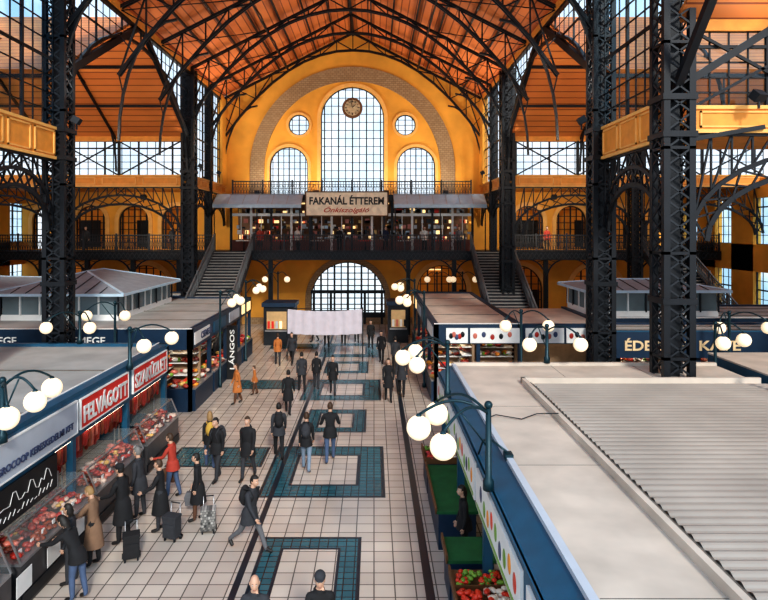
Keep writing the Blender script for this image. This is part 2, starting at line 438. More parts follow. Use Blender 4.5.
def grid(b,ax,fix,a0,a1,zlo,zhi,da=.62,dz=.62,t=.04,pane=None):
    P=(lambda a,z,o=0:(a,fix+o,z)) if ax=='x' else (lambda a,z,o=0:(fix+o,a,z))
    f=zlo if callable(zlo) else (lambda a:zlo)
    n=max(1,round((a1-a0)/da))
    for i in range(n+1):
        a=a0+(a1-a0)*i/n
        if zhi-f(a)>.05: b.beam(P(a,f(a)),P(a,zhi),t*(2.4 if i%4==0 else 1),t*(2.4 if i%4==0 else 1),iron)
    z0=min(f(a0),f(a1),f((a0+a1)/2)); m=max(1,round((zhi-z0)/dz))
    for j in range(m+1):
        z=z0+(zhi-z0)*j/m
        segs=[];S=40;start=None
        for i in range(S+1):
            a=a0+(a1-a0)*i/S
            ok=f(a)<=z+.01
            if ok and start is None: start=a
            if (not ok) and start is not None: segs.append((start,a)); start=None
        if start is not None: segs.append((start,a1))
        for s0,s1 in segs: b.beam(P(s0,z),P(s1,z),t*(2.2 if j%4==0 else 1),t*(2.2 if j%4==0 else 1),iron)
    if pane:
        for i in range(n):
            a=a0+(a1-a0)*i/n; c=a0+(a1-a0)*(i+1)/n
            if zhi-max(f(a),f(c))>0 : b.add([P(a,f(a),.03),P(c,f(c),.03),P(c,zhi,.03),P(a,zhi,.03)],[(0,1,2,3)],pane)
def panelband(b,ax,fix,a0,a1,z0,z1,face,n):
    if ax=='x': b.box(a0,a1,fix-.1,fix+.1,z0,z1,orangep)
    else: b.box(fix-.1,fix+.1,a0,a1,z0,z1,orangep)
    for i in range(n):
        p=a0+(a1-a0)*(i+.08)/n; q=a0+(a1-a0)*(i+.92)/n
        for (u0,u1,v0,v1) in ((p,q,z0+.1,z0+.15),(p,q,z1-.15,z1-.1),(p,p+.05,z0+.1,z1-.1),(q-.05,q,z0+.1,z1-.1)):
            if ax=='x': b.box(u0,u1,fix+face*.12-.02,fix+face*.12+.02,v0,v1,orangel)
            else: b.box(fix+face*.12-.02,fix+face*.12+.02,u0,u1,v0,v1,orangel)
    for z in (z0,z1):
        if ax=='x': b.box(a0,a1,fix-.16,fix+.16,z-.05,z+.05,orangel)
        else: b.box(fix-.16,fix+.16,a0,a1,z-.05,z+.05,orangel)
gab=lambda a:ZT+(ZE-ZT)*(1-abs(a-ym)/(37-ym))+.1
for nm,x,face in (('wall_left',XL,1),('wall_right',XR,-1)):
    b=MB()
    for y0,y1 in ((16.9,21.3),(37.4,YE-.2)):
        panelband(b,'y',x,y0,y1,ZB0-(.15 if y1<30 else 0),ZB1+(.25 if y1<30 else 0),face,3 if y1<30 else 5)
        arch_girder(b,(x,y0,0),(x,y1,0),7.3,ZB0-.7) if y1<30 else [arch_girder(b,(x,y0,0),(x,(y0+y1)/2,0),7.6,ZB0-.55,10),arch_girder(b,(x,(y0+y1)/2,0),(x,y1,0),7.6,ZB0-.55,10)]
    b.box(x-.12,x+.12,13,YE,ZE-.55,ZE-.2,orangep)
    b.box(x-.2,x+.2,YE-1.7,YE-.1,ZB1,ZE-.5,yellow)
    b.beam((x,13,ZE-.6),(x,YE,ZE-.6),.2,.14,iron)
    w=b.obj(nm)
    b=MB()
    grid(b,'y',x,16.9,21.3,ZB1+.25,ZE-.6,pane=pane_blue); grid(b,'y',x,37.4,YE-1.7,ZB1,ZE-.6,pane=pane_clear)
    grid(b,'y',x,22.1,36.6,gab,ZE-.6,pane=pane_clear,t=.03)
    for ya in (22.1,36.6): b.beam((x,ya,ZT+.1),(x,ym,ZE-.3),.2,.3,iron)
    pts=[Vector((x,ym-7.3*math.cos(math.pi*k/20),10.8+5.4*math.sin(math.pi*k/20))) for k in range(21)]
    for k in range(20):
        b.beam(pts[k],pts[k+1],.13,.13,iron,up=(1,0,0))
        zz=ZT+(ZE-ZT)*(1-abs(pts[k].y-ym)/(37-ym))
        if k%2==0: b.beam(pts[k],(x,pts[k].y,max(pts[k].z,zz)),.06,.06,iron)
        else: b.beam(pts[k],(x,pts[k+1].y,max(pts[k+1].z,ZT+(ZE-ZT)*(1-abs(pts[k+1].y-ym)/(37-ym)))),.05,.05,iron)
    WN[0]+=1; b.obj('window_%d'%WN[0])
for nm,xa,xb in (('wall_side_left',WL,XL-.5),('wall_side_right',XR+.5,WR)):
    b=MB(); g=MB()
    for y in (16.5,37.0):
        panelband(b,'x',y,xa,xb,ZB0,ZB1,-1,6)
        b.box(xa,xb,y-.1,y+.1,12.65,ZT+.1,orangep)
        grid(g,'x',y,xa,xb,ZB1,12.65,.52,.42,pane=pane_blue if y<20 else pane_clear)
        L=(xb-xa)/4
        for i in range(4):
            u=xa+L*i
            g.beam((u,y-.1,ZB1),(u+L,y-.1,12.65),.08,.06,iron,up=(0,1,0)); g.beam((u+L,y-.1,ZB1),(u,y-.1,12.65),.08,.06,iron,up=(0,1,0)); g.beam((u,y-.1,ZB1),(u,y-.1,12.65),.16,.12,iron)
        mid=-19.3 if xa<0 else 16.1
        for p,q in ((xa,mid),(mid,xb)): arch_girder(b,(p,y,0),(q,y,0),7.0,ZB0-.55)
    b.obj(nm); WN[0]+=1; g.obj('window_%d'%WN[0])
b=MB()
for x,sx in ((XL,-1),(XR,1)):
    for y in (21.7,37):
        dy=1 if y<30 else -1
        for j in range(1,3):
            xx=x+sx*(j*4.5)
            pts=[Vector((xx,y+dy*4.6*(1-math.cos(a)),10.8+4.6*math.sin(a))) for a in [k/8*math.pi/2 for k in range(9)]]
            for k in range(8):
                b.beam(pts[k],pts[k+1],.1,.1,iron,up=(1,0,0))
                if k: b.beam(pts[k],(xx,pts[k].y,ZT+(ZE-ZT)*abs(pts[k].y-y)/(37-ym)),.05,.05,iron)
            b.beam((xx,y,ZT-.1),(xx,ym,ZE-.2),.1,.15,iron)
    b.beam((x,16.5,11),(x+sx*5,16.3,14.2),.2,.2,iron); b.beam((x,16.5,9.6),(x+sx*2.4,16.3,10),.12,.12,iron)
    b.beam((x,16.5,10.8),(x,12,15.5),.2,.2,iron)
b.obj('transept_bracing',ceiling)
for nm,x in (('wall_outer_left',WL),('wall_outer_right',WR)):
    b=MB(); s=.25
    b.box(x-s,x+s,4,YE,0,1.2,yellow); b.box(x-s,x+s,4,YE,4.6,6.3,yellow); b.box(x-s,x+s,4,YE,9.2,10.4,yellow)
    y=4
    while y<YE: b.box(x-s,x+s,y,y+2.3,1.2,9.2,yellow); y+=4.2
    b.obj(nm)
    b=MB(); grid(b,'y',x,4,YE,1.2,4.6,.6,.6,pane=pane_blue); grid(b,'y',x,4,YE,6.3,9.2,.6,.6,pane=pane_blue); WN[0]+=1; b.obj('window_%d'%WN[0])

# ------------------------------------------------------------ gallery
ZG=5.7; YG=41.0
b=MB()
b.box(WL+.3,WR-.3,YG,YE-.3,ZG-.3,ZG,iron2)
b.box(WL+.3,WR-.3,YG-.06,YG,ZG-.55,ZG+.05,iron)
b.box(WL+.3,WR-.3,YG+.3,YE-.3,ZG-.36,ZG-.3,orangep)
x=WL+1
while x<WR:
    if not (-4.6<x<1.4):
        b.box(x-.14,x+.14,YG+.1,YG+.38,0,ZG-.3,iron)
        for s_ in (-1,1):
            pts=[Vector((x+s_*1.3*(1-math.cos(a)),YG+.1,3.7+1.5*math.sin(a))) for a in [k/6*math.pi/2 for k in range(7)]]
            for k in range(6): b.beam(pts[k],pts[k+1],.09,.09,iron,up=(0,1,0)); b.beam(pts[k],(x,YG+.1,pts[k].z+.2),.04,.04,iron)
    x+=3.15
x=WL+.3
while x<WR-.6: b.beam((x,YG-.08,ZG-.5),(x+.3,YG-.08,ZG-.05),.04,.03,rail,up=(0,1,0)); b.beam((x+.3,YG-.08,ZG-.5),(x,YG-.08,ZG-.05),.04,.03,rail,up=(0,1,0)); x+=.3
for x in (-5.6,-3.2,-.8,1.6,3.8): b.box(x,x+1.1,YG+2,YG+2.2,ZG-.42,ZG-.37,warm)
b.obj('gallery')
def railing(name,p0,p1,h=1.15,sp=.17,post=2.1,mat=None):
    mat=mat or rail
    b=MB(); p0=Vector(p0);p1=Vector(p1);L=(p1-p0).length; n=int(L/sp)
    up=Vector((0,0,1))
    b.beam(p0+up*h,p1+up*h,.09,.07,mat); b.beam(p0+up*.12,p1+up*.12,.05,.05,mat); b.beam(p0+up*(h-.22),p1+up*(h-.22),.04,.04,mat)
    for i in range(n+1):
        q=p0.lerp(p1,i/n); b.beam(q,q+up*h,.03,.03,mat)
        if i<n:
            r=p0.lerp(p1,(i+1)/n); b.beam(q+up*.15,r+up*(h-.25),.025,.02,mat); b.beam(r+up*.15,q+up*(h-.25),.025,.02,mat)
    m=max(1,round(L/post))
    for i in range(m+1):
        q=p0.lerp(p1,i/m); b.beam(q-up*.02,q+up*(h+.12),.1,.1,mat)
    return b.obj(name)
railing('gallery_railing',(WL+.4,YG+.05,ZG),(-10.9,YG+.05,ZG)); railing('gallery_railing',(-8.2,YG+.05,ZG),(6.2,YG+.05,ZG)); railing('gallery_railing',(9.0,YG+.05,ZG),(WR-.4,YG+.05,ZG))

# restaurant on the gallery
b=MB(); YRs=43.2
b.box(-10.4,7.2,YRs-.05,YE-.3,9.3,9.75,iron2)
for i in range(13):
    x=-10.3+i*17.4/12; b.box(x-.08,x+.08,YRs,YRs+.14,ZG,9.3,white if i%2 else iron)
b.box(-10.3,7.1,YRs+.02,YRs+.1,ZG,ZG+.8,M('restaurant_front',(.18,.05,.035),.6))
b.box(-10.3,7.1,YRs+.02,YRs+.1,8.2,8.4,white)
for i in range(24):
    x=-10.3+i*17.4/24; b.box(x-.03,x+.03,YRs+.03,YRs+.09,ZG+.8,8.2,white)
b.box(-10.3,7.1,YE-.5,YE-.4,ZG,9.3,M('restaurant_inner',(.22,.12,.07),.7))
for i in range(9):
    b.box(-9.5+i*2,-8.9+i*2,YRs+.8,YRs+1.0,9.1,9.2,warm)
PM=[white,red,GOODS[3],iron,greyboard,coolglass,warm,GOODS[1],iron2]
for i in range(320):
    x=random.uniform(-10,7); z=random.choice((6.55,6.9,7.3,7.7,8.45))
    b.box(x,x+random.uniform(.08,.35),YRs+.3,YRs+.45,z,z+random.uniform(.12,.32),random.choice(PM))
for x0,x1 in ((-11.3,-5.1),(1.4,7.9)):
    slab(b,[(x0,42.0,8.95),(x1,42.0,8.95),(x1,43.3,9.75),(x0,43.3,9.75)],.06,coolglass)
    b.box(x0,x1,41.95,42.0,8.75,9.0,coolglass)
    n=int((x1-x0)/.9)
    for i in range(n+1):
        x=x0+(x1-x0)*i/n; b.beam((x,41.98,9.0),(x,43.3,9.83),.03,.04,steel)
    for x in (x0+.1,(x0+x1)/2,x1-.1): b.beam((x,42.05,ZG),(x,42.05,8.9),.07,.07,iron)
b.obj('restaurant')
n=40
railing('roof_terrace_railing',(-10.2,YRs+.1,9.75),(7.0,YRs+.1,9.75),.95,.2)
b=MB(); b.box(-4.75,.95,41.8,41.92,8.2,9.85,M('sign_cream',(.88,.70,.50),.5,emit=.12)); 
for (x0,x1,z0,z1) in ((-4.8,1,8.15,8.22),(-4.8,1,9.82,9.9),(-4.8,-4.72,8.15,9.9),(.92,1,8.15,9.9)): b.box(x0,x1,41.76,41.93,z0,z1,wood)
for x in (-4.5,.7): b.box(x-.05,x+.05,41.92,42.05,ZG,9.8,iron)
sg=b.obj('restaurant_sign')
text('FAKANÁL ÉTTEREM',(-1.9,41.78,9.3),RF,5.2,.66,M('brown_letter',(.03,.02,.015),.5),sg,off=.03)
text('Önkiszolgáló',(-1.9,41.78,8.58),RF,3.2,.5,M('red_letter',(.6,.06,.02),.5),sg,shear=.4,off=.015)
for i,x in enumerate((-9.2,-6.6,-4,-.6,2.2,4.8)):
    b=MB(); y=42.45
    b.box(x-.5,x+.5,y-.35,y+.35,ZG+.72,ZG+.76,red if i%2 else white); b.tube([(x,y,ZG),(x,y,ZG+.72)],.04,iron); b.tube([(x,y,ZG),(x,y,ZG+.04)],.25,iron,12)
    b.obj('restaurant_table')

# ------------------------------------------------------------ staircases
def stairs(cx,w,y0,y1):
    b=MB(); n=34
    for i in range(n):
        y=y0+(y1-y0)*i/n; z=ZG*(i+1)/n; d=(y1-y0)/n
        b.box(cx-w/2,cx+w/2,y,y+d+.02,z-.05,z,M('stair_tread',(.26,.25,.24),.6)); b.box(cx-w/2,cx+w/2,y+.02,y+.04,z-ZG/n,z-.05,iron)
    for s in (-1,1): b.beam((cx+s*w/2,y0,.05),(cx+s*w/2,y1,ZG-.05),.08,.4,rail)
    o=b.obj('staircase')
    for s in (-1,1):
        r=railing('banister',(cx+s*w/2,y0,.15),(cx+s*w/2,y1,ZG),1.1,.2,mat=M('banister_iron',(.15,.16,.17),.5,.3)); r.parent=o
    return o
stairs(-9.6,2.6,31.2,YG-.1); stairs(7.9,2.6,31.2,YG-.1); stairs(19.5,2.4,31.2,YG-.1)

# ------------------------------------------------------------ street lamps
def lamp(x,y,z,heads,name='street_lamp',zg=3.97):
    b=MB()
    b.tube([(x,y,z),(x,y,z+.15),(x,y,z+.2),(x,y,zg+.35)],[.09,.09,.055,.045],lampgreen,10)
    b.sphere((x,y,zg+.4),.07,lampgreen)
    for dx,dy in heads:
        pts=[]
        for k in range(9):
            u=k/8; pts.append((x+dx*u,y+dy*u,zg+.1+.36*math.sin(math.pi*(.15+.75*u))))
        b.tube(pts,.024,lampgreen,6)
        gx,gy=x+dx,y+dy; zt=pts[-1][2]
        b.tube([(gx,gy,zt+.02),(gx,gy,zt-.06),(gx,gy,zg+.17)],[.03,.075,.09],lampgreen,10)
        b.sphere((gx,gy,zg),.20,globe,20,14)
    b.tube([(x,y,zg-.3),(x+heads[0][0]*.5,y+heads[0][1]*.5,zg+.42)],.016,lampgreen,6)
    return b.obj(name)
R3=[(-1.12,.1),(-.75,.85),(-.82,-.75)]; L3=[(.95,-.1),(.55,1.0),(.75,-.9)]
lamp(1.85,9.7,3.0,R3); lamp(1.85,15.1,3.0,R3); 
for y in (27.5,34): lamp(2.3,y,0,R3)
lamp(-7.0,11.3,3.2,[(.62,.0),(.40,1.0),(.7,-1.0)]); lamp(-7.0,17.2,3.2,[(.6,-.5),(.95,.75)])
for y in (27.5,33): lamp(-7.05,y,0,L3)
F2=[(-.72,-.8),(.72,-.8)]
lamp(-10.1,20.6,3.3,F2); lamp(-10.1,23.4,0,F2); lamp(5.1,17.7,3.28,F2); lamp(5.15,21,.0,F2); lamp(10.35,18.2,0,[(-.4,-1.1),(.5,-.6)]); lamp(12.2,20.6,0,[(-.8,-.8),(.8,-.8)])
for x in (-6.4,5.9,4.2): lamp(x,40,0,F2)

def lumps(b,x0,x1,y0,y1,z0,z1,n,mats,s=(.05,.12)):
    for i in range(n):
        r=random.uniform(*s); q=Matrix.Rotation(random.uniform(0,3.1),3,'Z')
        b.sphere((random.uniform(x0,x1),random.uniform(y0,y1),random.uniform(z0,z1)),(r*random.uniform(.8,1.7),r,r*.7),random.choice(mats),7,5,q)

# ------------------------------------------------------------ left near butcher stall block
SX=-7.1
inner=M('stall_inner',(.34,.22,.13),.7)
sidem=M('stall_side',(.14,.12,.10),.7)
b=MB()
b.box(-19,SX-.25,7,20.7,3.05,3.2,roofgrey)
b.box(-19,SX,20.55,20.75,2.2,3.3,blue); b.box(SX-.3,SX-.02,7,20.7,3.15,3.3,blue)
b.box(SX-.34,SX-.3,7,20.7,3.15,3.32,white)
for y in (9,13,17): b.box(-18,SX-.4,y,y+.05,3.2,3.23,M('gutter',(.16,.14,.12),.7))
b.box(SX-.3,SX,7,20.75,2.25,3.2,blue)
for y in (8.3,11.2,14.3,17.45,20.6):
    b.box(SX-.2,SX-.04,y-.08,y+.08,0,2.3,blue)
b.box(-9.9,-9.8,7,20.6,0,3.05,inner); b.box(-19,-7.2,20.55,20.7,0,.9,blue)
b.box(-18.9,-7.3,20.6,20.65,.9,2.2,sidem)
for y in (9,12,15,18):
    b.box(-8.3,-8.2,y,y+2.4,2.72,2.76,tube); b.box(-7.22,-7.18,y,y+2.2,2.19,2.22,tube)
for z in (1.3,1.75,2.2): b.box(-9.8,-9.4,7,20.5,z-.03,z,white)
lumps(b,-9.75,-9.45,7.2,20.3,1.35,1.45,150,GOODS,(.07,.14)); lumps(b,-9.75,-9.45,7.2,20.3,1.8,1.92,140,GOODS,(.07,.14)); lumps(b,-9.75,-9.45,7.2,20.3,2.25,2.3,100,GOODS,(.06,.12))
stall=b.obj('butcher_stall')
b=MB()
for y0,y1 in ((7.2,11.0),(11.3,14.2),(14.4,17.3),(17.6,20.4)):
    b.box(-7.5,-6.65,y0,y1,0,.85,M('counter_steel',(.10,.095,.10),.35,.5)); b.box(-6.66,-6.62,y0,y1,.08,.3,iron)
    b.box(-7.5,-6.65,y0,y1,.85,.9,steel)
    b.add([(-6.65,y0,.9),(-6.65,y1,.9),(-6.9,y1,1.45),(-6.9,y0,1.45)],[(0,1,2,3)],glass)
    b.box(-7.5,-6.88,y0,y1,1.45,1.48,glass); b.beam((-6.89,y0,1.46),(-6.89,y1,1.46),.03,.03,steel)
    for y in (y0,y1): b.beam((-6.65,y,.9),(-6.89,y,1.46),.03,.03,steel); b.beam((-7.48,y,.9),(-7.48,y,1.5),.03,.03,steel)
    for r_ in range(3):
        n=int((y1-y0)/.3)
        for i in range(n):
            mm=random.choice(GOODS[:3]+GOODS[4:]); yy=y0+.1+i*(y1-y0-.1)/n
            lumps(b,-7.38+r_*.22,-7.2+r_*.22,yy,yy+.2,.93+.06*(2-r_),1.02+.08*(2-r_),6,[mm,mm,random.choice(GOODS)],(.045,.085))
    for k in range(int((y1-y0)/.4)):
        y=y0+.15+k*.4; b.box(-6.79,-6.77,y,y+.09,1.0,1.08,white)
b.obj('meat_counter')
# racks of hams and sausages above the counters
b=MB()
for xx,zz in ((-7.32,2.2),(-7.62,2.1),(-8.9,2.5)):
    b.tube([(xx,7.2,zz+.03),(xx,20.4,zz+.03)],.015,steel,6)
for i in range(110):
    y=7.4+i*.118; L=random.uniform(.25,.5); m=random.choice([GOODS[0],GOODS[1],GOODS[2],GOODS[6],GOODS[4]]); r=random.uniform(.035,.06)
    if not(10.9<y<13.4): b.tube([(-7.32,y,2.2),(-7.32,y,2.14),(-7.32+random.uniform(-.02,.02),y,2.14-L*.5),(-7.32,y,2.14-L),(-7.32,y,2.1-L)],[.008,r,r*1.1,r,.01],m,7)
    m=random.choice([GOODS[0],GOODS[1],GOODS[6],GOODS[5],GOODS[2]]); r=random.uniform(.05,.09)
    b.tube([(-7.62,y,2.1),(-7.62,y,2.0),(-7.62,y,1.9-L*.6),(-7.62,y,1.85-L),(-7.62,y,1.8-L)],[.01,r*.6,r,r*.8,.01],m,8)
    b.tube([(-8.9,y,2.5),(-8.9,y,2.42),(-8.9,y,2.4-L),(-8.9,y,2.36-L)],[.01,r*1.1,r*1.1,.01],random.choice(GOODS[:5]),7)
b.obj('hanging_sausages')
def board(name,y0,y1,z0,z1,mat,x=SX+.05,th=.045):
    b=MB(); b.box(x-th,x,y0,y1,z0,z1,mat); e=.03
    for a in ((y0-e,y1+e,z0-e,z0),(y0-e,y1+e,z1,z1+e),(y0-e,y0,z0,z1),(y1,y1+e,z0,z1)): b.box(x-th,x+.015,a[0],a[1],a[2],a[3],white)
    return b.obj(name)
s1=board('sign_board',14.45,17.2,2.42,3.1,red); text('FELVÁGOTT',(SX+.065,15.83,2.77),RL,2.55,.52,white,s1,off=.03)
s2=board('sign_board',17.6,20.4,2.42,3.1,red); text('SZAKÜZLET',(SX+.065,19.0,2.77),RL,2.6,.52,white,s2,off=.03)
ink=M('ink',(.05,.07,.15),.5)
s3=board('sign_board',8.4,14.25,2.4,3.12,greyboard); text('AGROCOOP KERESKEDELMI KFT',(SX+.065,12.55,2.62),RL,3.0,.15,ink,s3,off=.01)
b=MB(); b.box(SX+.05,SX+.065,10.3,10.85,2.75,3.0,blued); b.obj('plain_mark',s3)
b=MB(); b.box(SX-.0,SX+.05,8.4,13.35,1.5,2.25,black)
random.seed(3)
px=[(8.6,1.8)]
for k in range(46):
    px.append((8.6+k*.1,1.8+.28*abs(math.sin(k*.55))*(1 if k%3 else .3)))
for i in range(len(px)-1): b.beam((SX+.06,px[i][0],px[i][1]),(SX+.06,px[i+1][0],px[i+1][1]),.01,.01,white,up=(1,0,0))
for k in range(30): b.beam((SX+.06,8.7+k*.15,1.62),(SX+.06,8.78+k*.15,1.62+random.uniform(.02,.14)),.01,.01,white,up=(1,0,0))
b.obj('chalk_sign')
b=MB()
for k in range(5): b.box(-6.62,-6.61,9+k*1.05,9.5+k*1.05,.35,.75,white)
b.obj('price_posters')

# ------------------------------------------------------------ distant stall blocks
def block(name,x0,x1,y0,y1,zt,aisle,roofm=None,dim=1):
    b=MB(); roofm=roofm or roofgrey
    b.box(x0+.1,x1-.1,y0+.1,y1-.1,zt-.15,zt,roofm)
    b.box(x0,x1,y0,y0+.2,zt-.75,zt+.08,blued); b.box(x0,x1,y1-.2,y1,zt-.75,zt+.08,blued)
    b.box(x0,x0+.2,y0,y1,zt-.75,zt+.08,blued); b.box(x1-.2,x1,y0,y1,zt-.75,zt+.08,blued)
    b.box(x0,x1,y0-.02,y0+.05,zt+.08,zt+.11,white)
    for k in range(1,4): b.box(x0+.3,x1-.3,y0+(y1-y0)*k/4,y0+(y1-y0)*k/4+.06,zt,zt+.03,MATS['gutter'])
    xf=x1 if aisle>0 else x0; xi=xf-aisle*1.6
    b.box(min(xi,xi-aisle*.1),max(xi,xi-aisle*.1),y0+.1,y1-.1,0,zt-.2,inner)
    b.box(x0+.1,x1-.1,y0+1.5,y0+1.6,0,zt-.2,inner)
    n=max(2,round((y1-y0)/3)); L=(y1-y0)/n
    for i in range(n+1):
        y=y0+L*i; yy=min(max(y,y0+.1),y1-.1); b.box(xf-aisle*.1-.08,xf-aisle*.1+.08,yy-.08,yy+.08,0,zt-.7,blued)
        if i<n:
            a,c=sorted((xf-aisle*.7,xf+aisle*.1))
            b.box(a,c,y+.15,y+L-.15,0,.85,blued); b.box(a,c,y+.15,y+L-.15,.85,.92,steel)
            lumps(b,a+.1,c-.1,y+.3,y+L-.3,.95,1.15,45,GOODS+FRUIT,(.06,.14))
            xs=sorted((xi,xi+aisle*.4))
            for z in (1.1,1.5,1.95,2.3):
                b.box(xs[0],xs[1],y+.15,y+L-.15,z-.03,z,white)
                lumps(b,xs[0]+.1,xs[1],y+.3,y+L-.3,z+.08,z+.15,24,GOODS+FRUIT+[white],(.06,.13))
            u=xf-aisle*.9; b.box(u-.06,u+.06,y+.3,y+L-.3,zt-.5,zt-.44,tube)
            w=xf+aisle*.03; a,c=sorted((w,xf))
            b.box(a,c,y+.35,y+L-.35,zt-.6,zt-.12,[white,blue,greyboard,warm][i%4])
    m=max(2,round((x1-x0)/3)); L=(x1-x0)/m
    for i in range(m+1):
        x=x0+L*i; xx=min(max(x,x0+.1),x1-.1); b.box(xx-.08,xx+.08,y0+.02,y0+.18,0,zt-.7,blued)
        if i<m:
            b.box(x+.15,x+L-.15,y0,y0+.7,0,.9,blued)
            lumps(b,x+.25,x+L-.25,y0+.1,y0+.6,.95,1.15,35,GOODS+FRUIT,(.06,.14))
            b.box(x+.3,x+L-.3,y0+.7,y0+.78,zt-.5,zt-.44,tube)
            for z in (1.2,1.7,2.1):
                b.box(x+.15,x+L-.15,y0+1.1,y0+1.5,z-.03,z,white); lumps(b,x+.2,x+L-.2,y0+1.15,y0+1.4,z+.1,z+.16,20,GOODS+FRUIT+[white],(.07,.14))
    return b.obj(name)
def lantern(x0,x1,y0,y1,z0,z1,zr,parent):
    b=MB(); b.box(x0,x1,y0,y1,z0,z0+.25,white)
    b.box(x0+.05,x1-.05,y0+.05,y1-.05,z0+.25,z1,lantglass)
    n=round((x1-x0)/.8)
    for i in range(n+1):
        x=x0+(x1-x0)*i/n
        for y in (y0,y1): b.box(x-.03,x+.03,y-.03,y+.06,z0+.2,z1,white if i%3 else iron2)
    n=round((y1-y0)/.8)
    for i in range(n+1):
        y=y0+(y1-y0)*i/n
        for x in (x0,x1): b.box(x-.03,x+.03,y-.035,y+.035,z0+.2,z1,white if i%3 else iron2)
    b.box(x0-.4,x1+.4,y0-.4,y1+.4,z1,z1+.12,coolglass)
    xm=(x0+x1)/2; h=min((x1-x0),(y1-y0))/2
    if (x1-x0)>(y1-y0): r0,r1=(x0+h,(y0+y1)/2,zr),(x1-h,(y0+y1)/2,zr); fs=[(0,1,5,4),(1,2,5),(2,3,4,5),(3,0,4)]
    else: r0,r1=(xm,y0+h,zr),(xm,y1-h,zr); fs=[(0,1,4),(1,2,5,4),(2,3,5),(3,0,4,5)]
    e=.35; c=[(x0-e,y0-e,z1+.12),(x1+e,y0-e,z1+.12),(x1+e,y1+e,z1+.12),(x0-e,y1+e,z1+.12)]
    b.add(c+[r0,r1],fs,lantroof)
    for q in c: 
        t=r0 if (Vector(q)-Vector(r0)).length<(Vector(q)-Vector(r1)).length else r1
        b.beam(q,t,.08,.08,coolglass)
    b.beam(r0,r1,.1,.1,coolglass)
    k=int((x1-x0)/.6)
    for i in range(1,k):
        x=x0+(x1-x0)*i/k; u=min(1,min(x-x0,x1-x)/h)
        yf=y0-e+(( (y0+h)-(y0-e))*u); b.beam((x,y0-e,z1+.14),(x,yf,z1+.14+(zr-z1-.12)*u),.03,.03,iron2)
    b.obj('roof_lantern',parent)
LB=block('delicatessen_stall',-17,-7.2,23.7,35.2,3.2,1)
LC=block('market_stall',-26,-17.4,23.7,35.2,3.2,1)
lantern(-25,-17.8,25.5,34,3.2,4.35,4.9,LC); lantern(-16.5,-11.3,26.5,33.5,3.2,4.3,5.2,LB)
text('CSEMEGE',(-11.5,23.66,2.83),RF,1.8,.3,white,LB); text('CSEMEGE',(-15,23.66,2.83),RF,1.8,.3,white,LB)
text('CSEMEGE',(-7.14,25.6,2.85),RL,1.6,.28,ink,LB)
RB=block('grocery_stall',2.5,6.2,25,38,3.2,-1,roofm=cream)
b=MB()
b.box(6.2,9.7,25.1,30.6,3.05,3.2,cream); b.box(6.2,9.8,25,25.2,2.45,3.28,blued); b.box(9.6,9.8,25,30.8,2.45,3.28,blued); b.box(6.2,9.7,26.5,26.6,0,3,inner); b.box(6.3,9.6,25,25.6,0,.9,blued); b.box(6.6,9.4,25.8,25.86,2.7,2.75,tube)
lumps(b,6.4,9.5,25.1,25.5,.95,1.1,60,FRUIT+GOODS,(.06,.13)); b.obj('stall_wing',RB)
RC=block('market_stall',10.3,22,26,30.8,3.3,-1,roofm=roofgrey)
lantern(9.8,15.5,27,30.4,3.3,4.4,4.85,RC)
b=MB()
for i,(x0,x1) in enumerate(((3.0,3.9),(4.0,6.1),(6.3,7.9),(8.0,9.5))): 
    b.box(x0,x1,24.93,24.98,2.5,3.12,white)
    for k in range(5): b.sphere((x0+.2+k*(x1-x0-.3)/5,24.92,2.8+.06*math.sin(k*2)),(.09,.02,.12),[iron,GOODS[1],ink,GOODS[0]][(k+i)%4],8,6)
b.obj('picture_sign',RB)
RD=block('sweets_stall',8.85,21,21.95,24.9,3.3,-1)
b=MB(); b.box(8.8,21,21.78,21.9,2.55,3.55,blued); b.box(8.8,21,21.76,21.78,3.5,3.55,blue); so=b.obj('sign_board')
gold=M('gold_letter',(.85,.62,.35),.5)
text('ÉDESSÉG',(10.2,21.76,3.05),RF,2.2,.46,gold,so,off=.025); text('KÁVÉ',(12.55,21.76,3.05),RF,1.5,.46,gold,so,off=.025)
b=MB(); b.box(-7.1,-6.6,28.9,29.0,0,2.6,black); o=b.obj('standing_sign'); t=text('LÁNGOS',(-6.86,28.88,1.45),(90*D2R,-90*D2R,0),1.9,.28,white,o)
block('market_stall',-17,-11.2,37.9,40.2,3.0,1)
b=MB(); NX=24; vs=[];fs=[]
for i in range(NX+1):
    x=-4.75+4.1*i/NX; w=.05*math.sin(i*1.9)
    vs+=[(x,33+w,2.85-.12*math.sin(math.pi*i/NX)),(x,33+w*1.8,1.5-.08*math.sin(math.pi*i/NX))]
for i in range(NX): fs.append((2*i,2*i+2,2*i+3,2*i+1))
b.add(vs,fs,cloth,True); 
for x in (-4.78,-.62): b.tube([(x,33,0),(x,33,2.95)],.03,iron2)
b.tube([(-4.78,33,2.88),(-.62,33,2.88)],.02,iron2)
b.obj('hanging_cloth_banner')
for x0,x1,y in ((-6.9,-5.0,37.5),(.9,2.2,38.3)):
    b=MB(); b.box(x0,x1,y,y+1.6,0,2.4,iron2); b.box(x0-.1,x1+.1,y-.15,y+1.7,2.4,2.65,blued); b.box(x0+.2,x1-.2,y-.03,y,1.0,2.1,M('kiosk_window',(.5,.33,.16),.4,emit=.3)); b.box(x0+.1,x1-.1,y-.1,y,.85,.95,steel)
    for k in range(4): b.box(x0+.25+k*.25,x0+.4+k*.25,y-.06,y-.03,1.05,1.5,random.choice(PM))
    b.obj('kiosk')

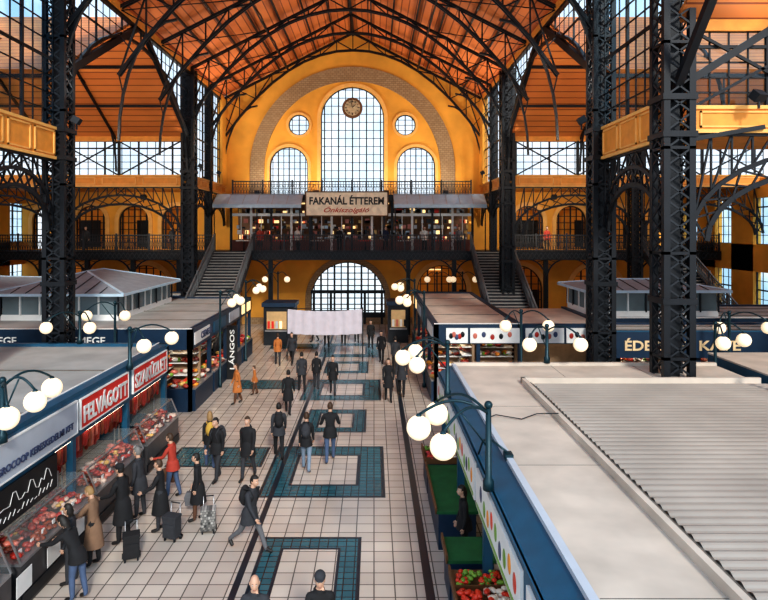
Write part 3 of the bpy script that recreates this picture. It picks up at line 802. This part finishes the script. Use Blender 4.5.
# ------------------------------------------------------------ right near stall
b=MB(); x0,x1,y0,y1=2.35,10.1,3.5,17.8
b.box(x0,x1,y0,y1,3.0,3.2,cream)
b.box(x0-.05,x0+.06,y0,y1,3.18,3.25,greyboard); b.box(x0,x1,y1-.12,y1+.02,3.2,3.28,cream)
xi,yi=3.85,15.75
b.box(xi,xi+.1,y0,yi,3.2,3.34,cream); b.box(xi,x1,yi-.1,yi,3.2,3.34,cream); b.box(xi+.1,xi+.24,y0,yi-.14,3.2,3.24,MATS['gutter'])
for y in (6.5,10.2,13.6): b.box(x0+.1,xi,y,y+.012,3.2,3.204,MATS['gutter'])
for x in (5.2,7.6): b.box(x,x+.012,yi,y1,3.2,3.204,MATS['gutter'])
vs=[];fs=[]; N=int((yi-.3-y0)/.035)
for i in range(N+1):
    y=y0+i*.035; z=3.26+.02*math.sin(i*math.pi/3+.4); vs+=[(xi+.24,y,z),(x1,y,z)]
for i in range(N): fs.append((2*i,2*i+1,2*i+3,2*i+2))
b.add(vs,fs,corr)
b.add([(x0,y0,3.2),(x0,y1,3.2),(1.92,y1,2.98),(1.92,y0,2.98),(x0,y0,3.1),(x0,y1,3.1)],[(0,1,2,3),(0,3,4),(1,5,2)],blue)
b.box(1.9,1.96,y0,y1,2.15,3.0,blue); b.box(1.88,1.93,y0,y1,2.93,3.0,blue); b.box(x0,x1,y1-.1,y1,2.2,3.0,blue)
for y in (4,7.5,11.0,14.4,17.7): b.box(2.0,2.16,y-.08,y+.08,0,2.2,blue)
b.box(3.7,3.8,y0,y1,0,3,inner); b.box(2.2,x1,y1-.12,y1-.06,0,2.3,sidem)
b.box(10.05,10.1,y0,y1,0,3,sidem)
for y in (5,8.5,12,15.2): b.box(2.7,2.75,y,y+1.8,2.6,2.65,tube)
b.obj('greengrocer_stall')
b=MB()
for i,(a,c) in enumerate(((4,7.3),(7.6,10.9),(11.1,14.3),(14.5,17.6))):
    b.box(1.85,1.895,a,c,2.2,2.88,white)
    for k in range(9):
        y=a+.3+k*(c-a-.5)/9
        b.sphere((1.85,y,2.55+.08*math.sin(k*1.7)),(.015,.1,.14),[FRUIT[3],FRUIT[0],FRUIT[1],FRUIT[3],ink][(k+i)%5],10,8)
    b.box(1.84,1.86,a+.1,c-.1,2.24,2.3,FRUIT[3])
b.obj('fruit_sign')
b=MB()
for a,c,kind in ((7.0,11.2,0),(11.5,12.4,1),(13.5,16.2,1),(16.4,17.6,0)):
    b.box(1.45,2.3,a,c,0,.8,blued); b.box(1.4,2.35,a,c,.8,.86,green if kind else wood)
    b.box(1.38,1.42,a,c,.8,.95,wood)
    if not kind:
        n=int((c-a)/.5)
        for i in range(n):
            for j in range(2):
                mm=random.choice(FRUIT)
                lumps(b,1.48+j*.42,1.84+j*.42,a+i*.5+.06,a+i*.5+.44,.92,1.0,26,[mm,mm,FRUIT[0]],(.04,.06))
            b.box(1.42,2.3,a+i*.5,a+i*.5+.02,.86,.98,wood)
b.obj('produce_counter')
b=MB(); b.box(10.9,22,8,19.6,2.2,3.15,blue); b.box(10.9,22,8,19.6,3.15,3.2,cream); b.box(10.9,22,8,19.6,0,.9,blued)
for y in (8.1,12,16,19.5): b.box(10.92,11.08,y-.08,y+.08,.9,2.2,blued)
b.box(12.2,12.3,8,19.6,.9,2.2,inner)
b.obj('market_stall')
b=MB(); b.tube([(9.86,14.3,3.2),(9.86,14.3,3.25),(9.86,14.3,4.1)],[.12,.06,.05],lampgreen,12); b.sphere((9.86,14.3,4.12),.09,lampgreen); b.obj('vent_post')
b=MB(); b.tube([(2.3,12.6,3.22),(2.6,12.8,3.26),(3.1,12.6,3.23),(3.5,12.9,3.25),(3.84,12.5,3.38)],.012,iron,6)
b.tube([(1.95,11.2,3.02),(2.0,11.0,3.35),(2.1,10.7,3.45),(2.35,10.5,3.3)],.02,lampgreen,6); b.box(2.28,2.42,10.4,10.6,3.2,3.3,lampgreen)
b.obj('power_cable')

# ------------------------------------------------------------ people
def person(name,x,y,head,top,bot,hair,h=1.75,pose='walk',stride=24,lean=3,coat=.0,arms=None,hat=None,long=False,bag=None,female=False,backpack=None,hp=(0,0),skin=None,z=0,bald=False,phase=1):
    skin=skin or skinm
    s=h/1.75
    V=[];E=[];R=[];lab=[]
    def av(p,r,par=None,l=None):
        V.append(Vector(p));R.append(r);
        if par is not None: E.append((par,len(V)-1)); lab.append(l)
        return len(V)-1
    l=lean*D2R; up=Vector((0,math.sin(l),math.cos(l)))
    bw=.9 if female else 1.0
    pel=av((0,0,.95),(.155,.125))
    wa=av(Vector((0,0,.95))+up*.16,(.148*bw,.118),pel,'top')
    ch=av(Vector((0,0,.95))+up*.34,(.165*bw,.13),wa,'top')
    nb=av(Vector((0,0,.95))+up*.50,(.10,.09),ch,'top')
    nk=av(Vector((0,.01,.95))+up*.60,(.052,.055),nb,'skin')
    ankles=[]
    if pose=='walk': A=[(stride,6),(-stride*.8,stride*.9)]
    elif pose=='stand': A=[(4,3),(-3,3)]
    elif pose=='bend': A=[(8,10),(-4,8)]
    if phase<0: A=A[::-1]
    for i,sx in enumerate((-1,1)):
        a=A[i][0]*D2R; k=A[i][1]*D2R
        hp_=Vector((sx*.095,0,.90)); kn=hp_+Vector((sx*.01,math.sin(a),-math.cos(a)))*.42
        a2=a-k; an=kn+Vector((0,math.sin(a2),-math.cos(a2)))*.41
        fa=min(0,a2*.9)
        toe=an+Vector((sx*.02,math.cos(fa)*.17,-.045+math.sin(fa)*.12))
        i1=av(hp_,(.098,.10),pel,'bot'); i15=av(hp_.lerp(kn,.5),(.085,.088),i1,'bot'); i2=av(kn,(.064,.066),i15,'bot'); i25=av(kn.lerp(an,.35),(.062,.064),i2,'bot'); i3=av(an,(.048,.05),i25,'bot'); i4=av(toe,(.042,.036),i3,'shoe')
        ankles.append(min(an.z-.085,toe.z-.038))
    arms=arms or [( -A[0][0]*.9,18,6),(-A[1][0]*.9,18,6)]
    hands=[]
    for i,sx in enumerate((-1,1)):
        f,e,ab=[q*D2R for q in arms[i]]
        sh=Vector((0,0,.95))+up*.455+Vector((sx*.175*bw,0,0))
        d=Vector((sx*math.sin(ab),math.sin(f)*math.cos(ab),-math.cos(f)*math.cos(ab)))
        el=sh+d*.285; f2=f+e; d2=Vector((sx*math.sin(ab)*.4,math.sin(f2),-math.cos(f2))).normalized()
        wr=el+d2*.25; pm=wr+d2*.085
        j1=av(sh,(.074,.078),ch,'top'); j2=av(sh.lerp(el,.55),(.062,.064),j1,'top'); j3=av(el,(.052,.052),j2,'top'); j4=av(wr,(.036,.036),j3,'top'); j5=av(pm,(.026,.034),j4,'skin')
        hands.append((wr,pm,d2,sx))
    me=bpy.data.meshes.new('t'); me.from_pydata([tuple(v) for v in V],E,[]); me.update()
    ob=bpy.data.objects.new('t',me); scene.collection.objects.link(ob)
    mod=ob.modifiers.new('s','SKIN'); mod.use_smooth_shade=True; mod.branch_smoothing=.6
    ss=ob.modifiers.new('u','SUBSURF'); ss.levels=1; ss.render_levels=1
    for i,sv in enumerate(me.skin_vertices[0].data): sv.radius=R[i]; sv.use_root=(i==0)
    bpy.context.view_layer.update()
    em=bpy.data.meshes.new_from_object(ob.evaluated_get(bpy.context.evaluated_depsgraph_get()))
    bpy.data.objects.remove(ob)
    b=MB()
    groups={}
    pv=[v.co.copy() for v in em.vertices]
    mk={'top':top,'bot':bot,'shoe':shoe,'skin':skin}
    for p in em.polygons:
        c=p.center; best=None;bd=9
        for (i,j),L in zip(E,lab):
            a=V[i];d=V[j]-a; t=max(0,min(1,(c-a).dot(d)/max(1e-9,d.dot(d)))); q=(c-(a+d*t)).length-R[j][0]*.6
            if q<bd: bd=q;best=L
        groups.setdefault(best,[]).append(tuple(p.vertices))
    b.v+=[tuple(v) for v in pv]
    for L,fs in groups.items():
        k=b.mi(mk[L])
        for f in fs: b.f.append(f); b.m.append(k); b.sm.append(True)
    bpy.data.meshes.remove(em)
    # jacket / coat skirt, starts inside the waist of the torso
    seg=18; L=.14+coat; rings=[]
    for j in range(8):
        u=j/7; zc=1.10-u*(L+.18); grow=min(1,u*3.2)
        rx=(.118+.052*grow+.045*u*(1+coat))*bw; ry=.085+.052*grow+.05*u+coat*.10*u
        off=math.sin(l)*max(0,zc-.93)*1.0
        rings.append([(rx*math.cos(2*math.pi*k/seg),ry*math.sin(2*math.pi*k/seg)+off,zc) for k in range(seg)])
    vs=[p for r in rings for p in r]; fs=[(j*seg+k,j*seg+(k+1)%seg,(j+1)*seg+(k+1)%seg,(j+1)*seg+k) for j in range(7) for k in range(seg)]
    b.add(vs,fs,top,True)
    cn=Vector((0,0,.95))+up*.52
    b.tube([cn-up*.03,cn+up*.035],[.088,.07],top,12,False)
    for wr,pm,d,sx in hands:
        inn=Vector((-sx,0,0)); fw=d.cross(inn); 
        if fw.y<0: fw=-fw
        fw.normalize(); inn=(inn-d*inn.dot(d)).normalized()
        for q in range(4):
            base=pm+fw*(.027-.018*q)-d*.01; ln=(.062,.07,.065,.05)[q]
            p1=base+d*ln*.55+inn*.006; p2=p1+d*ln*.4+inn*.022; p3=p2+d*ln*.15+inn*.026
            b.tube([base,p1,p2,p3],[.0095,.009,.0085,.006],skin,5)
        tb=wr+d*.03+fw*.02; b.tube([tb,tb+d*.03+fw*.03,tb+d*.062+fw*.036+inn*.01],[.013,.011,.008],skin,5)
    yaw,pit=hp; HR=Matrix.Rotation(yaw*D2R,3,'Z')@Matrix.Rotation(-(pit+lean*.5)*D2R,3,'X')
    hc=Vector((0,.015,.95))+up*.59+HR@Vector((0,.012,.105))
    b.tube([Vector((0,0,.95))+up*.50,Vector((0,.004,.95))+up*.57,hc+HR@Vector((0,-.02,-.05))],[.062,.054,.052],skin,12)
    nu,nv=24,18; vs=[];fs=[]
    g=lambda a,w:math.exp(-(a/w)**2)
    for j in range(nv+1):
        p=math.pi*j/nv
        for i in range(nu):
            t=2*math.pi*i/nu; X=math.sin(p)*math.cos(t);Y=math.sin(p)*math.sin(t);Z=math.cos(p)
            q=Vector((X*.076,Y*.097,Z*.12))
            if Z<0: q.x*=1-.30*abs(Z)**1.4; q.y+=.022*abs(Z) if Y>0 else .02*abs(Z)
            if Y>0:
                q.y+=.026*g(X,.16)*g(Z+.14,.2)-.012*(g(X-.36,.18)+g(X+.36,.18))*g(Z-.03,.14)+.006*g(X,.3)*g(Z+.5,.12)
            vs.append(hc+HR@q)
    for j in range(nv):
        for i in range(nu): k=(i+1)%nu; fs.append((j*nu+i,(j+1)*nu+i,(j+1)*nu+k,j*nu+k))
    b.add(vs,fs,skin,True)
    for sx in (-1,1):
        b.sphere(hc+HR@Vector((sx*.029,.078,.004)),.0115,eyew,8,6); b.sphere(hc+HR@Vector((sx*.029,.087,.004)),.006,eyed,6,5)
        b.sphere(hc+HR@Vector((sx*.029,.088,.026)),(.016,.006,.004),hair if not bald else eyed,6,4,HR)
        b.sphere(hc+HR@Vector((sx*.077,-.005,-.005)),(.01,.02,.03),skin,7,6,HR)
    b.sphere(hc+HR@Vector((0,.097,-.058)),(.023,.008,.007),lip,8,5,HR)
    vs=[];fs=[]
    for j in range(nv+1):
        p=math.pi*j/nv
        for i in range(nu):
            t=2*math.pi*i/nu; X=math.sin(p)*math.cos(t);Y=math.sin(p)*math.sin(t);Z=math.cos(p)
            e=(1.1 if not bald else 1.04)+.02*math.sin(7*t+5*p)
            q=Vector((X*.076*e,Y*.097*e-.004,Z*.12*e+.003))
            if long and Z<0: q.z*=2.1; q.x*=1.15; q.y-=.015
            vs.append(hc+HR@q)
    for j in range(nv):
        for i in range(nu):
            k=(i+1)%nu; p=math.pi*(j+.5)/nv; t=2*math.pi*(i+.5)/nu; Y=math.sin(p)*math.sin(t);Z=math.cos(p)
            lim=-.55 if not long else -.98
            if bald: ok=(Y<.1 and -.5<Z<.45)
            else: ok=(Z>.52) or (Y<.18 and Z>.0) or (Y<-.12 and Z>lim)
            if ok: fs.append((j*nu+i,(j+1)*nu+i,(j+1)*nu+k,j*nu+k))
    b.add(vs,fs,hair,True)
    if hat:
        b.sphere(hc+HR@Vector((0,-.005,.06)),(.092,.11,.085),hat,14,8,HR)
        b.sphere(hc+HR@Vector((0,.095,.055)),(.07,.07,.01),hat,12,5,HR)
    if backpack:
        c=Vector((0,0,.95))+up*.32+Vector((0,-.19,0)); b.sphere(c,(.15,.10,.23),backpack,12,9); b.sphere(c+Vector((0,-.07,-.06)),(.11,.06,.11),backpack,10,7)
        for sx in (-1,1): b.tube([c+Vector((sx*.1,.05,.18)),Vector((sx*.1,.0,.95))+up*.52,Vector((sx*.1,.135,.95))+up*.38,Vector((sx*.12,.06,.95))+up*.15],.016,backpack,6)
    if bag:
        wr,pm,d,sx=hands[1]; c=pm+Vector((0,0,-.32))
        vs=[];W,T,Hh=.19,.08,.17
        for zz,k in ((-Hh,.95),(Hh*.3,1.1),(Hh,.85)):
            for ax,ay in ((-1,-1),(1,-1),(1,1),(-1,1)): vs.append(c+Vector((ay*T*k,ax*W*k,zz)))
        fs=[(0,1,2,3),(8,11,10,9)]+[(j*4+k,j*4+k+4,j*4+(k+1)%4+4,j*4+(k+1)%4) for j in range(2) for k in range(4)]
        b.add(vs,fs,bag)
        b.tube([c+Vector((0,-.1,Hh)),pm+Vector((0,-.03,-.02)),pm+Vector((0,.03,-.02)),c+Vector((0,.1,Hh))],.009,bag,5)
    dz=-min(ankles)
    ob=b.obj(name)
    for v in ob.data.vertices: v.co=Vector((v.co.x,v.co.y,v.co.z+dz))*s
    ob.location=(x,y,z); ob.rotation_euler=(0,0,head*D2R)
    return ob
def C(n,c): return M('cloth_'+n,c,.85,var=.15,scale=9)
bk=C('black',(.012,.012,.014)); dg=C('charcoal',(.034,.036,.043)); nv_=C('navy',(.014,.022,.055)); jn=C('denim',(.07,.11,.20)); lj=C('light_denim',(.20,.26,.34)); rd=C('red',(.42,.05,.03)); tn=C('tan',(.22,.13,.08)); og=C('orange',(.50,.17,.04)); gy=C('grey',(.13,.13,.14)); br=C('brown',(.12,.055,.03)); wh=C('white',(.6,.58,.55)); yl=C('yellow',(.55,.34,.06))
hb=M('hair_black',(.012,.009,.007),.6); hbr=M('hair_brown',(.06,.03,.014),.6); hg=M('hair_grey',(.20,.19,.18),.6); hbl=M('hair_blond',(.33,.20,.08),.6)
person('man',-2.8,13.5,-118,dg,gy,hb,1.78,stride=30,lean=10,backpack=bk,coat=.08)
person('man',-3.63,17.3,170,bk,dg,hbr,1.82,stride=16,coat=.1,phase=-1)
person('man',-4.5,17.2,150,bk,dg,hb,1.8,stride=12,backpack=dg)
person('woman',-4.95,18.1,20,bk,jn,hbl,1.68,stride=10,female=True,backpack=yl,long=True)
person('man',-3.0,18.9,10,dg,bk,hb,1.74,stride=20,backpack=bk)
person('woman',-2.02,17.9,0,bk,lj,hbr,1.72,stride=14,female=True,backpack=dg)
person('man',-1.36,18.6,5,bk,jn,hbr,1.82,stride=16,arms=[(10,60,18),(10,60,18)],coat=.02,phase=-1)
person('man',-3.35,23.4,0,bk,bk,hb,1.72,stride=18,coat=.2)
person('man',-3.2,26.6,15,dg,bk,hb,1.75,stride=12); person('woman',-2.6,27.1,0,bk,dg,hb,1.66,stride=12,female=True)
person('man',-1.8,26.2,180,bk,dg,hb,1.72,stride=18,coat=.1)
person('woman',-5.65,24.8,120,og,br,hbr,1.66,stride=14,female=True,coat=.25,long=True)
person('child',-5.2,26.2,100,og,br,hbr,1.25,stride=10)
person('man',.6,25.2,180,bk,bk,hb,1.8,stride=14,coat=.2); person('man',1.2,26.0,170,dg,bk,hbr,1.85,stride=12,coat=.1)
person('woman',-5.4,16.1,80,rd,jn,hbr,1.70,stride=10,female=True,bag=br,lean=6,arms=[(30,50,8),(5,25,10)])
person('man',-5.75,13.75,75,bk,bk,hb,1.80,pose='stand',hat=bk,coat=.3,lean=6,arms=[(20,50,8),(5,20,8)])
person('woman',-5.1,14.35,95,bk,dg,hbr,1.68,pose='stand',coat=.35,female=True,arms=[(25,40,8),(0,15,8)])
person('woman',-4.35,14.85,95,bk,br,hb,1.64,stride=8,coat=.3,female=True,bag=gy)
person('woman',-6.0,12.85,85,tn,bk,hbl,1.68,pose='stand',coat=.35,female=True,lean=5,arms=[(40,40,8),(20,40,8)],hp=(0,15))
person('woman',-5.75,11.65,75,bk,jn,hb,1.68,pose='bend',female=True,long=True,lean=30,arms=[(50,30,8),(40,30,8)],hp=(0,20))
person('woman',-6.15,12.2,90,dg,dg,hb,1.60,pose='stand',female=True,long=True,lean=5)
person('man',-5.85,15.0,80,dg,dg,hg,1.74,pose='stand',coat=.15,lean=5)
person('man',-1.88,9.5,178,dg,bk,hg,1.74,pose='walk',stride=14,bald=True,hp=(12,0))
person('man',-.86,9.55,-175,bk,jn,hbr,1.76,pose='walk',stride=14,hat=dg)
person('woman',1.95,12.95,95,bk,bk,hb,1.66,pose='stand',female=True,long=True)
person('woman',-5.1,31.8,10,og,dg,hbr,1.68,stride=12,female=True); person('man',-4.4,32.2,170,dg,bk,hb,1.74)
for x,y,h_,t_ in ((-1.9,37.5,180,bk),(-1.1,38.2,0,dg),(-2.9,36.8,10,nv_),(-.2,36.3,180,bk),(-3.8,38.5,90,gy),(.4,32.4,170,bk),(1.1,30.6,10,dg)):
    person('man' if y<38 else 'woman',x,y,h_,t_,bk,hb,1.74,stride=14)
for x,h_,t_ in ((-7.9,180,rd),(-5.3,150,wh),(-2.4,180,bk),(.8,200,nv_),(3.5,180,wh),(5.9,170,gy),(-14,170,bk),(-20,190,dg),(12,180,rd)):
    person('woman' if t_ in (rd,wh) else 'man',x,41.65,h_,t_,bk,hbr,1.72,pose='stand',z=ZG)
def trolley(x,y,mat,rot=0):
    b=MB(); b.box(-.17,.17,-.12,.12,.08,.55,mat); b.box(-.15,.15,-.14,-.11,.15,.4,mat); b.box(-.18,.18,-.13,.13,.53,.58,mat)
    for sx in (-1,1):
        b.tube([(sx*.12,.13,.1),(sx*.12,.15,.8)],.01,steel,6); b.tube([(sx*.19,.1,.06),(sx*.15,.1,.06)],.06,iron,12)
    b.tube([(-.12,.15,.8),(.12,.15,.8)],.014,iron,6)
    b.box(-.15,-.11,-.1,-.06,0,.08,iron); b.box(.11,.15,-.1,-.06,0,.08,iron)
    o=b.obj('shopping_trolley'); o.location=(x,y,0); o.rotation_euler=(0,0,rot); return o
trolley(-5.3,13.1,bk,.4); trolley(-4.7,13.95,dg,-.3)
trolley(-3.95,14.3,brickmat('checked_fabric',(.5,.48,.45),(.03,.03,.03),(.1,.1,.1),.06,.06,.005,.5,.9,(90*D2R,0,0)),.2)

# ------------------------------------------------------------ added fill spots with invented housings, brightening ceilings and end wall
def add_fill_spot(x,y,z,d,power,size=150,col=(1,.88,.72)):
    d=Vector(d).normalized()
    b=MB(); p=Vector((x,y,z)); b.beam(p-d*.34,p-d*.1,.34,.26,iron2); b.beam(p-d*.2,p-d*.2-Vector((0,0,.35)),.05,.05,iron)
    o=b.obj('fill_spot_housing')  # invented housing that goes with the added fill light
    l=bpy.data.lights.new('fill_spot','SPOT'); l.energy=power; l.spot_size=size*D2R; l.spot_blend=1; l.color=col; l.shadow_soft_size=.12
    lo=bpy.data.objects.new('fill_spot',l); scene.collection.objects.link(lo); lo.location=p; lo.rotation_euler=d.to_track_quat('-Z','Y').to_euler(); lo.parent=o
for y in (21.7,37.0,41.3):
    add_fill_spot(XL+.9,y-.3,11.3,(.55,.1,1),1150); add_fill_spot(XR-.9,y-.3,11.3,(-.55,.1,1),1150)
for sx,x in ((-1,XL),(1,XR)):
    add_fill_spot(x+sx*1.2,23.0,10.9,(sx*.35,.9,.75),1500); add_fill_spot(x+sx*8.5,23.0,10.9,(sx*.1,.9,.75),1000)
    add_fill_spot(x+sx*3.2,38.2,9.2,(0,.8,-.35),900,160)
    add_fill_spot(x+sx*2.0,15.7,10.9,(sx*.3,-.8,.9),500)
for x in (-8.5,-4.2,.9,5.2): add_fill_spot(x,43.75,10.1,(0,.55,1),380,150)

# ------------------------------------------------------------ world, light, camera
w=bpy.data.worlds.new('sky'); scene.world=w; w.use_nodes=True; nt=w.node_tree
bg=nt.nodes['Background']; tc=nt.nodes.new('ShaderNodeTexCoord'); sp=nt.nodes.new('ShaderNodeSeparateXYZ'); rp=nt.nodes.new('ShaderNodeValToRGB')
nt.links.new(tc.outputs['Generated'],sp.inputs[0]); mr=nt.nodes.new('ShaderNodeMapRange'); mr.inputs[1].default_value=-.2; mr.inputs[2].default_value=.6
nt.links.new(sp.outputs['Z'],mr.inputs[0]); nt.links.new(mr.outputs[0],rp.inputs['Fac'])
rp.color_ramp.elements[0].color=(.86,.87,.88,1); rp.color_ramp.elements[1].color=(.58,.78,1.0,1)
nt.links.new(rp.outputs['Color'],bg.inputs['Color']); bg.inputs['Strength'].default_value=1.3
sl=bpy.data.lights.new('sun','SUN'); sl.energy=2.7; sl.angle=8*D2R; sl.color=(1,.96,.88)
so=bpy.data.objects.new('sun',sl); scene.collection.objects.link(so)
so.rotation_euler=Vector((-.25,1,-.62)).to_track_quat('-Z','Y').to_euler()
cam=bpy.data.cameras.new('camera'); co=bpy.data.objects.new('camera',cam); scene.collection.objects.link(co)
co.location=(0,0,7.2); co.rotation_euler=(90*D2R,0,0); cam.lens=28.125; cam.sensor_width=36; cam.shift_x=10/768; cam.shift_y=-70/768; cam.clip_end=300
scene.camera=co
